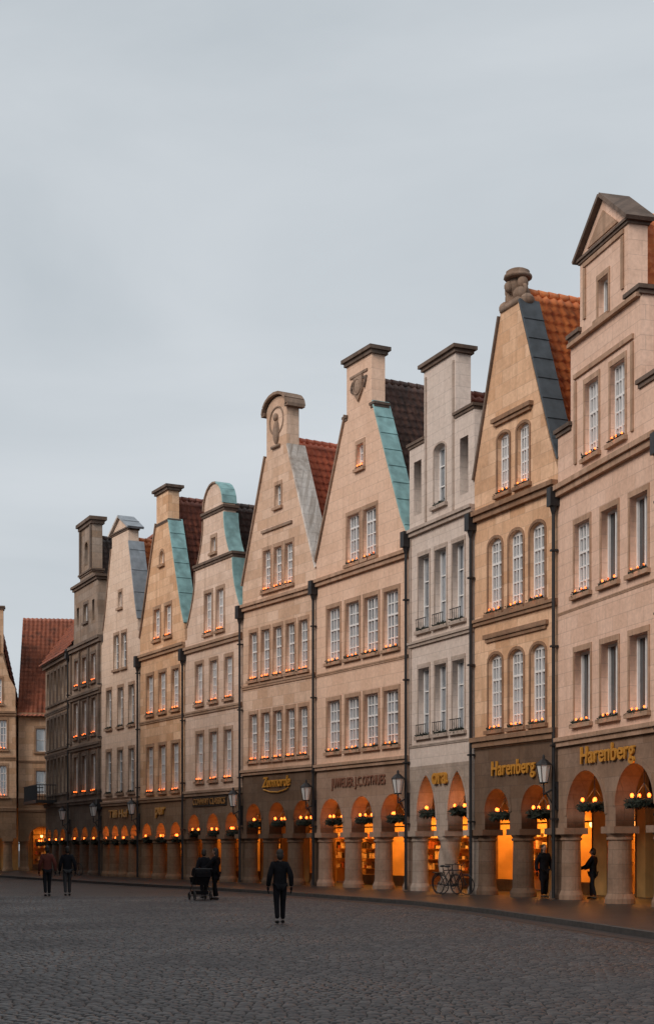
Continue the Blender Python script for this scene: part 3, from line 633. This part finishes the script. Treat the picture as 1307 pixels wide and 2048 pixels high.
# ------------------------------------------------------------------ ground
def street_mat():
    m,nt,b=nmat('cobblestone'); L=nt.links.new
    tc=N(nt,'ShaderNodeTexCoord'); mp=N(nt,'ShaderNodeMapping'); L(tc.outputs['Object'],mp.inputs[0])
    br=N(nt,'ShaderNodeTexBrick'); L(mp.outputs[0],br.inputs['Vector']); br.inputs['Scale'].default_value=1
    br.inputs['Brick Width'].default_value=.16; br.inputs['Row Height'].default_value=.145; br.inputs['Mortar Size'].default_value=.02; br.inputs['Mortar Smooth'].default_value=1.
    br.inputs['Color1'].default_value=(.08,.073,.07,1); br.inputs['Color2'].default_value=(.045,.041,.041,1); br.inputs['Mortar'].default_value=(.010,.009,.008,1)
    n2=N(nt,'ShaderNodeTexNoise'); n2.inputs['Scale'].default_value=.25; n2.inputs['Detail'].default_value=5; L(tc.outputs['Object'],n2.inputs['Vector'])
    mr=N(nt,'ShaderNodeMapRange'); L(n2.outputs['Fac'],mr.inputs[0]); mr.inputs[1].default_value=.3; mr.inputs[2].default_value=.7; mr.inputs[3].default_value=.6; mr.inputs[4].default_value=1.2
    mu=N(nt,'ShaderNodeVectorMath',operation='SCALE'); L(br.outputs['Color'],mu.inputs[0]); L(mr.outputs[0],mu.inputs['Scale']); L(mu.outputs[0],b.inputs['Base Color'])
    n3=N(nt,'ShaderNodeTexNoise'); n3.inputs['Scale'].default_value=9; n3.inputs['Detail'].default_value=3; L(tc.outputs['Object'],n3.inputs['Vector'])
    ma=N(nt,'ShaderNodeMath',operation='MULTIPLY_ADD'); L(br.outputs['Fac'],ma.inputs[0]); ma.inputs[1].default_value=-1.; L(n3.outputs['Fac'],ma.inputs[2])
    bp=N(nt,'ShaderNodeBump'); bp.inputs['Strength'].default_value=1; bp.inputs['Distance'].default_value=.04; L(ma.outputs[0],bp.inputs['Height']); L(bp.outputs['Normal'],b.inputs['Normal'])
    b.inputs['Roughness'].default_value=.5; b.inputs['Specular IOR Level'].default_value=.35
    return m
g=MB(); g.add([(-400,-60,0),(400,-60,0),(400,700,0),(-400,700,0)],[(0,1,2,3)]); g.obj('cobblestone_street',street_mat())
def sett_mat():
    m,nt,b=nmat('granite_setts'); L=nt.links.new
    ge=N(nt,'ShaderNodeNewGeometry'); tc=N(nt,'ShaderNodeTexCoord')
    r=N(nt,'ShaderNodeValToRGB'); r.color_ramp.elements[0].color=(.034,.030,.031,1); r.color_ramp.elements[1].color=(.088,.079,.077,1); r.color_ramp.elements.new(.7).color=(.056,.051,.051,1)
    L(ge.outputs['Random Per Island'],r.inputs[0])
    n2=N(nt,'ShaderNodeTexNoise'); n2.inputs['Scale'].default_value=.3; n2.inputs['Detail'].default_value=5; L(tc.outputs['Object'],n2.inputs['Vector'])
    mr=N(nt,'ShaderNodeMapRange'); L(n2.outputs['Fac'],mr.inputs[0]); mr.inputs[1].default_value=.3; mr.inputs[2].default_value=.7; mr.inputs[3].default_value=.6; mr.inputs[4].default_value=1.25
    mu=N(nt,'ShaderNodeVectorMath',operation='SCALE'); L(r.outputs[0],mu.inputs[0]); L(mr.outputs[0],mu.inputs['Scale']); L(mu.outputs[0],b.inputs['Base Color'])
    mr2=N(nt,'ShaderNodeMapRange'); L(n2.outputs['Fac'],mr2.inputs[0]); mr2.inputs[1].default_value=.35; mr2.inputs[2].default_value=.65; mr2.inputs[3].default_value=.34; mr2.inputs[4].default_value=.62; L(mr2.outputs[0],b.inputs['Roughness'])
    n3=N(nt,'ShaderNodeTexNoise'); n3.inputs['Scale'].default_value=30; n3.inputs['Detail'].default_value=4; L(tc.outputs['Object'],n3.inputs['Vector'])
    bp=N(nt,'ShaderNodeBump'); bp.inputs['Strength'].default_value=.6; bp.inputs['Distance'].default_value=.01; L(n3.outputs['Fac'],bp.inputs['Height']); L(bp.outputs['Normal'],b.inputs['Normal'])
    b.inputs['Specular IOR Level'].default_value=.45
    return m
jm=simple('sand_joints',(.014,.013,.012),.9,var=.3)
def kerbx(y):
    pts=[(17.5-5.6,-8),(13.5-5.6,15),(5.0,32.),(3.9,38.8),(2.2,44.2),(-.2,49.3),(-2.2,53.4),(-5.2,59.4)]
    for (x0,y0),(x1,y1) in zip(pts,pts[1:]):
        if y<=y1: return x0+(x1-x0)*(y-y0)/(y1-y0)
    return -6
g=MB(); g.add([(-15,8,.003),(7.5,8,.003),(4.8,32,.003),(2.2,44,.003),(-2.2,53,.003),(-15,53,.003)],[(0,1,2,3,4,5)]); g.obj('street_joints',jm)
vs=[];fs=[];rg=random.Random(5)
y=9.0
while y<53:
    hgt=.145*rg.uniform(.93,1.07)
    xL=max(-14.8,-.24*y-1.2); xx=xL+rg.uniform(0,.15); xR=min(kerbx(y)-.35,.235*y+1.5)
    while xx<xR:
        w=.155*rg.uniform(.8,1.25)
        yo=.22*math.sin(xx*.33+.5)+.05*math.sin(xx*1.7+y*.3)
        cx=xx+w/2;cy=y+hgt/2+yo; hx=w/2-.008;hy=hgt/2-.008; zt=rg.uniform(-.004,.004);tx=rg.uniform(-.05,.05);ty=rg.uniform(-.05,.05)
        o=len(vs); q=(rg.uniform(-.005,.005),rg.uniform(-.005,.005))
        for (ax,ay) in ((-1,-1),(1,-1),(1,1),(-1,1)): vs.append((cx+ax*hx+q[0],cy+ay*hy+q[1],.002))
        for (ax,ay) in ((-.95,-.5),(-.5,-.95),(.5,-.95),(.95,-.5),(.95,.5),(.5,.95),(-.5,.95),(-.95,.5)):
            px=ax*hx*.9;py=ay*hy*.9; vs.append((cx+px+q[0],cy+py+q[1],.018+zt+px*tx+py*ty))
        vs.append((cx,cy,.026+zt))
        fs+=[(o,o+1,o+6,o+5),(o+1,o+2,o+8,o+7),(o+2,o+3,o+10,o+9),(o+3,o,o+4,o+11),(o,o+5,o+4),(o+1,o+7,o+6),(o+2,o+9,o+8),(o+3,o+11,o+10)]
        fs+=[(o+4+i,o+4+(i+1)%8,o+12) for i in range(8)]
        xx+=w
    y+=hgt
me=bpy.data.meshes.new('cobblestones'); me.from_pydata(vs,[],fs); me.update(); me.polygons.foreach_set('use_smooth',[True]*len(me.polygons)); me.materials.append(sett_mat())
ob=bpy.data.objects.new('cobblestones',me); sc.collection.objects.link(ob)
line=[(-30,104.5),(-21,104.2),P[90],P[140],P[203],P[280],P[370],P[485],P[632],P[818],P[948],P[1115],P[1320],P12,(13.5,15),(17.5,-8)]
def offs(k):
    o=[]
    for i,p in enumerate(line):
        a=Vector(line[max(i-1,0)]);b=Vector(line[min(i+1,len(line)-1)]); d=(b-a).normalized(); n=Vector((d.y,-d.x))
        if n.x>0 and i>1: n=-n
        if i<=1: n=Vector((.1,-1))
        if i==2: n=Vector((-.55,-.6)).normalized()
        o.append(Vector(p)+n*k)
    return o
def strip(name,k0,k1,z0,z1,mat):
    A=offs(k0);B=offs(k1);m=MB();n=len(A)
    vs=[(p.x,p.y,z1) for p in A]+[(p.x,p.y,z1) for p in B]+[(p.x,p.y,z0) for p in A]+[(p.x,p.y,z0) for p in B]
    fs=[]
    for i in range(n-1): fs+=[(i,i+1,n+i+1,n+i),(2*n+i,2*n+i+1,i+1,i),(n+i,n+i+1,3*n+i+1,3*n+i)]
    m.add(vs,fs); return m.obj(name,mat)
def slab_mat():
    m,nt,b=nmat('pavement_slab'); L=nt.links.new
    tc=N(nt,'ShaderNodeTexCoord'); mp=N(nt,'ShaderNodeMapping'); mp.inputs['Rotation'].default_value=(0,0,R(-62)); L(tc.outputs['Object'],mp.inputs[0])
    br=N(nt,'ShaderNodeTexBrick'); L(mp.outputs[0],br.inputs['Vector']); br.inputs['Scale'].default_value=1; br.inputs['Brick Width'].default_value=.7; br.inputs['Row Height'].default_value=.5; br.inputs['Mortar Size'].default_value=.014
    br.inputs['Color1'].default_value=(.034,.031,.030,1); br.inputs['Color2'].default_value=(.020,.018,.018,1); br.inputs['Mortar'].default_value=(.008,.008,.007,1)
    L(br.outputs['Color'],b.inputs['Base Color']); b.inputs['Roughness'].default_value=.45; b.inputs['Specular IOR Level'].default_value=.3
    return m
strip('pavement',4.7,-6,-.1,.12,slab_mat())
strip('kerb',4.86,4.702,-.1,.125,simple('granite_kerb',(.055,.052,.05),.7,var=.3,scale=6))
strip('gutter_strip',5.4,4.862,-.1,.006,simple('gutter_stone',(.02,.018,.018),.6,var=.3,scale=5))
m=MB(); m.add([(x_+.4,y_,.12) for x_,y_ in OP]+[(x_+4.5,y_,.12) for x_,y_ in OP]+[(x_-5,y_,.12) for x_,y_ in OP]+[(x_+4.5,y_,-.1) for x_,y_ in OP],
 [f for i in range(len(OP)-1) for f in ((i,i+len(OP),i+1+len(OP),i+1),(i+2*len(OP),i,i+1,i+1+2*len(OP)),(i+len(OP),i+3*len(OP),i+1+3*len(OP),i+1+len(OP)))]); m.obj('pavement',slab_mat())

# ------------------------------------------------------------------ people
def skin_obj(name,verts,edges,radii,mat,parent,sub=2):
    me=bpy.data.meshes.new(name); me.from_pydata(verts,edges,[]); me.update()
    o=bpy.data.objects.new('tmp',me); sc.collection.objects.link(o)
    o.modifiers.new('s','SKIN')
    sv=me.skin_vertices[0].data
    for i,r in enumerate(radii): sv[i].radius=(r if isinstance(r,tuple) else (r,r)); sv[i].use_root=(i==0)
    o.modifiers['s'].use_smooth_shade=True
    md=o.modifiers.new('b','SUBSURF'); md.levels=sub; md.render_levels=sub
    dg=bpy.context.evaluated_depsgraph_get(); dg.update()
    m2=bpy.data.meshes.new_from_object(o.evaluated_get(dg)); bpy.data.objects.remove(o)
    m2.materials.clear(); m2.materials.append(mat); m2.name=name
    for p in m2.polygons: p.use_smooth=True
    r=bpy.data.objects.new(name,m2); sc.collection.objects.link(r); r.parent=parent; return r
skinm=simple('skin',(.30,.17,.12),.5,var=.08); hairm=simple('dark_hair',(.015,.011,.009),.7,var=.3,scale=30)
black=simple('black_cloth',(.008,.008,.010),.95,var=.3,spec=.1); navy=simple('dark_navy_cloth',(.011,.012,.016),.9,var=.3,spec=.1); red=simple('dark_red_coat',(.085,.016,.010),.85,var=.2); grey=simple('grey_trousers',(.03,.032,.035),.9,var=.2); jean=simple('dark_jeans',(.010,.012,.016),.9,var=.2,spec=.2); shoe=simple('dark_shoes',(.010,.009,.009),.5,var=.2); tanm=simple('tan_cloth',(.08,.06,.045),.9,var=.2)
def person(x,y,z,heading,h,coat,trou,stride=.15,coatlen=.86,arm=.08,hood=False,longhair=False,reach=None,gloves=False):
    k=h/1.78
    mw=Matrix.Translation((x,y,z))@Matrix.Rotation(heading,4,'Z')@Matrix.Scale(k,4)
    e=empty('pedestrian',mw); s=stride
    V=[(0,0,.96),(.085,0,.90),(.085,s*.55+.03,.50),(.08,s*.9-.02,.10),(-.085,0,.90),(-.085,-s*.35+.03,.50),(-.08,-s*.95,.12 if s>.05 else .1)]
    skin_obj('trousers',V,[(0,1),(1,2),(2,3),(0,4),(4,5),(5,6)],[(.15,.11),.098,.072,.058,.098,.072,.058],trou,e)
    for sx,yy in ((.08,s*.9-.02),(-.08,-s*.95)):
        skin_obj('shoe',[(sx,yy,.07),(sx*1.05,yy+.08,.05),(sx*1.1,yy+.17,.035),(sx,yy-.05,.045)],[(0,1),(1,2),(0,3)],[(.05,.05),(.046,.04),(.036,.028),(.04,.04)],shoe,e,1)
    ax=.245
    if reach: W1=[(.26,.16,1.14),(.2,.42,1.06),(-.26,.16,1.14),(-.2,.42,1.06)]
    else: W1=[(ax+.01,-.05-arm*.4,1.14),(ax+.03,.03-arm,.89),(-ax-.01,-.05+arm*.4,1.14),(-ax-.03,.05+arm,.89)]
    V=[(0,0,1.0),(0,0,1.18),(0,-.01,1.36),(0,0,1.46),(0,.01,1.52),(.17,-.01,1.42),W1[0],W1[1],(-.17,-.01,1.42),W1[2],W1[3],(0,0,coatlen)]
    E=[(0,1),(1,2),(2,3),(3,4),(2,5),(5,6),(6,7),(2,8),(8,9),(9,10),(0,11)]
    hem=.17 if coatlen>.8 else .20
    skin_obj('jacket',V,E,[(.175,.13),(.17,.125),(.185,.13),(.11,.10),(.072,.072),(.095,.09),.072,.055,(.095,.09),.072,.055,(hem,.14)],coat,e)
    for sg,wv in ((1,W1[1]),(-1,W1[3])):
        wx_,wy,wz=wv; dx,dy,dz=(0,.0,-1) if not reach else (0,.9,-.2)
        def q(a,b,c): return (wx_+dx*a+sg*c, wy+dy*a+(b if not reach else 0), wz+dz*a+(b if reach else 0))
        V=[q(.0,0,0),q(.045,0,0),q(.09,0,0)];E=[(0,1),(1,2)];Rr=[(.026,.026),(.034,.018),(.036,.016)]
        for j,(off,ln) in enumerate(((-.028,.065),(-.010,.078),(.010,.072),(.028,.056))):
            n=len(V); V+=[q(.10,off,0),q(.10+ln*.5,off,-.008),q(.10+ln,off*.9,-.022)]; E+=[(2,n),(n,n+1),(n+1,n+2)]; Rr+=[.0095,.0088,.0075]
        n=len(V); V+=[q(.05,.036,-.01),q(.085,.052,-.02)]; E+=[(1,n),(n,n+1)]; Rr+=[.011,.009]
        skin_obj('hand',V,E,Rr,black if gloves else skinm,e,1)
    hd=MB(); n=14;m=10;vs=[]
    for j in range(m+1):
        ph=math.pi*j/m
        for i in range(n):
            t=2*math.pi*i/n; X=.078*math.sin(ph)*math.cos(t);Y=.098*math.sin(ph)*math.sin(t);Z=.12*math.cos(ph)
            if Z<-.02: X*=.86;Y=Y*.88+.006
            vs.append((X,.015+Y,1.655+Z))
    fs=[(j*n+i,(j+1)*n+i,(j+1)*n+(i+1)%n,j*n+(i+1)%n) for j in range(m) for i in range(n)]
    hd.add(vs,fs); hd.tube((0,.0,1.48),(0,.005,1.6),.055,.052,12)
    hd.ell((0,.118,1.64),(.013,.02,.025),8,6); hd.ell((.08,.01,1.65),(.012,.022,.032),8,6); hd.ell((-.08,.01,1.65),(.012,.022,.032),8,6); hd.ell((0,.1,1.598),(.026,.01,.007),8,4)
    hd.obj('head',skinm,e,True)
    ey=MB(); ey.ell((.03,.1,1.668),(.012,.008,.008),8,5); ey.ell((-.03,.1,1.668),(.012,.008,.008),8,5); ey.obj('eyes',hairm,e)
    hr=MB(); hr.ell((0,-.008,1.69),(.088,.10,.105),14,9); hr.ell((0,-.03,1.63),(.086,.082,.11),12,8)
    if longhair: hr.ell((0,-.055,1.55),(.09,.06,.16),12,8)
    hr.obj('hood' if hood else 'hair',coat if hood else hairm,e,True)
    return e
person(-1.06,33.86,.022,R(12),1.68,black,black,.10,.78,.04,gloves=True)
person(-9.93,53.3,0,R(20),1.80,red,jean,.12,.84,.05,gloves=True)
person(-9.30,53.8,0,R(15),1.78,navy,grey,.14,.80,.06,gloves=True)
person(-3.65,49.2,.02,R(70),1.70,black,black,.10,.62,.0,reach=True,longhair=True)
person(-4.15,50.6,.02,R(20),1.66,navy,black,.1,.8,.0)
def inl(k0,k1,u,d):
    a=Vector(P[k0]);b=Vector(P[k1]);X=(b-a).normalized();Y=Vector((-X.y,X.x)); p=a+X*u+Y*d; return p.x,p.y
x_,y_=inl(948,1115,4.0,.3); person(x_,y_,.12,R(200),1.72,black,black,.05,.50,.02,longhair=True,gloves=True)
x_,y_=inl(1115,1320,.2,1.1); person(x_,y_,.12,R(60),1.60,black,jean,.12,.7,.05,reach=True)
def pram(x,y,h):
    e=empty('baby_pram',Matrix.Translation((x,y,.02))@Matrix.Rotation(h,4,'Z'))
    w=MB()
    for sx in (-.27,.27):
        for yy,r in ((-.32,.13),(.36,.11)):
            w.torus((sx,yy,r+.02),(1,0,0),r,.022,20,6); w.tube((sx-.02,yy,r+.02),(sx+.02,yy,r+.02),.03)
            for k in range(5):
                t=2*math.pi*k/5; w.tube((sx,yy,r+.02),(sx,yy+r*math.cos(t),r+.02+r*math.sin(t)),.006,.006,4)
        w.path([(sx,.36,.15),(sx,.0,.5),(sx,-.35,.85),(sx,-.5,1.02)],.015); w.tube((sx,-.32,.16),(sx,.1,.58),.015)
    w.tube((-.27,-.5,1.02),(.27,-.5,1.02),.02); w.tube((-.27,-.32,.15),(.27,-.32,.15),.015); w.tube((-.27,.36,.13),(.27,.36,.13),.015)
    w.obj('frame_and_wheels',M['iron'],e,False)
    b=MB(); b.box(-.22,.22,-.25,.3,.18,.3)
    b.add([(-.2,-.3,.5),(.2,-.3,.5),(.2,.4,.5),(-.2,.4,.5),(-.24,-.4,.78),(.24,-.4,.78),(.24,.48,.74),(-.24,.48,.74)],[(0,3,2,1),(0,1,5,4),(1,2,6,5),(2,3,7,6),(3,0,4,7),(4,5,6,7)])
    n=8
    for i in range(n):
        t0=math.pi*.95*i/n;t1=math.pi*.95*(i+1)/n
        b.add([(-.25,-.12-.3*math.cos(t0),.76+.3*math.sin(t0)),(.25,-.12-.3*math.cos(t0),.76+.3*math.sin(t0)),(.25,-.12-.3*math.cos(t1),.76+.3*math.sin(t1)),(-.25,-.12-.3*math.cos(t1),.76+.3*math.sin(t1)),(-.25,-.12,.76),(.25,-.12,.76)],[(0,1,2,3),(0,3,4),(1,5,2)])
    b.obj('carrycot_and_hood',black,e)
    c=MB(); c.ell((0,.2,.79),(.19,.2,.05),10,6); c.obj('blanket',tanm,e,True)
pram(-4.15,49.1,R(20))
def bike(x,y,z,h,col):
    e=empty('bicycle',Matrix.Translation((x,y,z))@Matrix.Rotation(h,4,'Z')@Matrix.Rotation(R(6),4,'X'))
    w=MB()
    for xx in (-.53,.53):
        w.torus((xx,0,.35),(0,1,0),.33,.02,30,6)
        for k in range(14):
            t=2*math.pi*k/14; w.tube((xx,0,.35),(xx+.33*math.cos(t),0,.35+.33*math.sin(t)),.003,.003,3)
        w.tube((xx,-.05,.35),(xx,.05,.35),.025); w.torus((xx,0,.35),(0,1,0),.37,.012,20,4,math.pi*.9,math.pi*2.0)
    w.ell((-.2,0,.98),(.13,.08,.04)); w.path([(.32,-.28,1.08),(.38,-.12,1.05),(.40,0,1.03),(.38,.12,1.05),(.32,.28,1.08)],.014); w.tube((.02,-.12,.3),(.02,.12,.3),.015); w.torus((0,-.03,.3),(0,1,0),.09,.01,16,5)
    w.box(-.05,.09,.10,.16,.28,.31); w.box(-.8,-.35,-.06,.06,.74,.76)
    w.obj('wheels_saddle_handlebar',M['iron'],e)
    f=MB(); bb=(0,0,.3);st=(-.18,0,.88);hd=(.36,0,.92)
    f.tube(bb,st,.018); f.tube((-.17,0,.82),(.35,0,.86),.016); f.tube(bb,(.37,0,.78),.018); f.tube(hd,(.38,0,.75),.02); f.tube((.38,0,.75),(.53,0,.35),.016); f.tube(bb,(-.53,0,.35),.012); f.tube((-.16,0,.8),(-.53,0,.35),.012); f.tube((.36,0,.92),(.39,0,1.04),.014); f.tube(st,(-.19,0,.95),.014)
    f.obj('frame',col,e)
bp_=simple('grey_bike_paint',(.03,.03,.035),.3,.3)
x_,y_=inl(818,948,4.9,-.75); bike(x_,y_,.12,R(-40),bp_)
x_,y_=inl(818,948,4.2,-.6); bike(x_,y_,.12,R(-58),M['iron'])
x_,y_=inl(140,203,4.6,-1.0); bike(x_,y_,.12,R(-40),M['iron'])

# ------------------------------------------------------------------ sky and light
w=bpy.data.worlds.new('World'); sc.world=w; w.use_nodes=True; nt=w.node_tree; L=nt.links.new
bg=nt.nodes['Background']; sky=N(nt,'ShaderNodeTexSky'); sky.sky_type='NISHITA'; sky.sun_disc=False; sky.sun_elevation=R(32); sky.sun_rotation=R(227)
sky.air_density=1.; sky.dust_density=3.
tc=N(nt,'ShaderNodeTexCoord'); mp=N(nt,'ShaderNodeMapping'); mp.inputs['Scale'].default_value=(1,1,2.8); L(tc.outputs['Generated'],mp.inputs[0])
no=N(nt,'ShaderNodeTexNoise'); no.inputs['Scale'].default_value=2.4; no.inputs['Detail'].default_value=6; no.inputs['Roughness'].default_value=.5; no.inputs['Distortion'].default_value=.5; L(mp.outputs[0],no.inputs['Vector'])
rr=N(nt,'ShaderNodeValToRGB'); rr.color_ramp.elements[0].position=.32; rr.color_ramp.elements[0].color=(.52,.57,.61,1); rr.color_ramp.elements[1].position=.68; rr.color_ramp.elements[1].color=(.67,.71,.745,1)
L(no.outputs['Fac'],rr.inputs[0])
sc1=N(nt,'ShaderNodeVectorMath',operation='SCALE'); L(rr.outputs[0],sc1.inputs[0]); sc1.inputs['Scale'].default_value=10
mx=N(nt,'ShaderNodeMix',data_type='RGBA'); mx.inputs['Factor'].default_value=.94; L(sky.outputs[0],mx.inputs['A']); L(sc1.outputs[0],mx.inputs['B'])
L(mx.outputs['Result'],bg.inputs['Color']); bg.inputs['Strength'].default_value=.1
sl=bpy.data.lights.new('overcast_sun','SUN'); sl.energy=1.8; sl.angle=R(28); sl.color=(1,.875,.77)
so=bpy.data.objects.new('overcast_sun',sl); sc.collection.objects.link(so)
dirv=Vector((.62,.58,-.53)).normalized(); so.rotation_euler=dirv.to_track_quat('-Z','Y').to_euler()

# ------------------------------------------------------------------ camera
cam=bpy.data.cameras.new('camera'); co=bpy.data.objects.new('camera',cam); sc.collection.objects.link(co); sc.camera=co
co.location=(0,0,1.75); co.rotation_euler=(R(90),0,0)
cam.sensor_fit='HORIZONTAL'; cam.sensor_width=24; cam.lens=3000/1307*24; cam.shift_y=671/1307; cam.clip_end=2000; cam.clip_start=.1
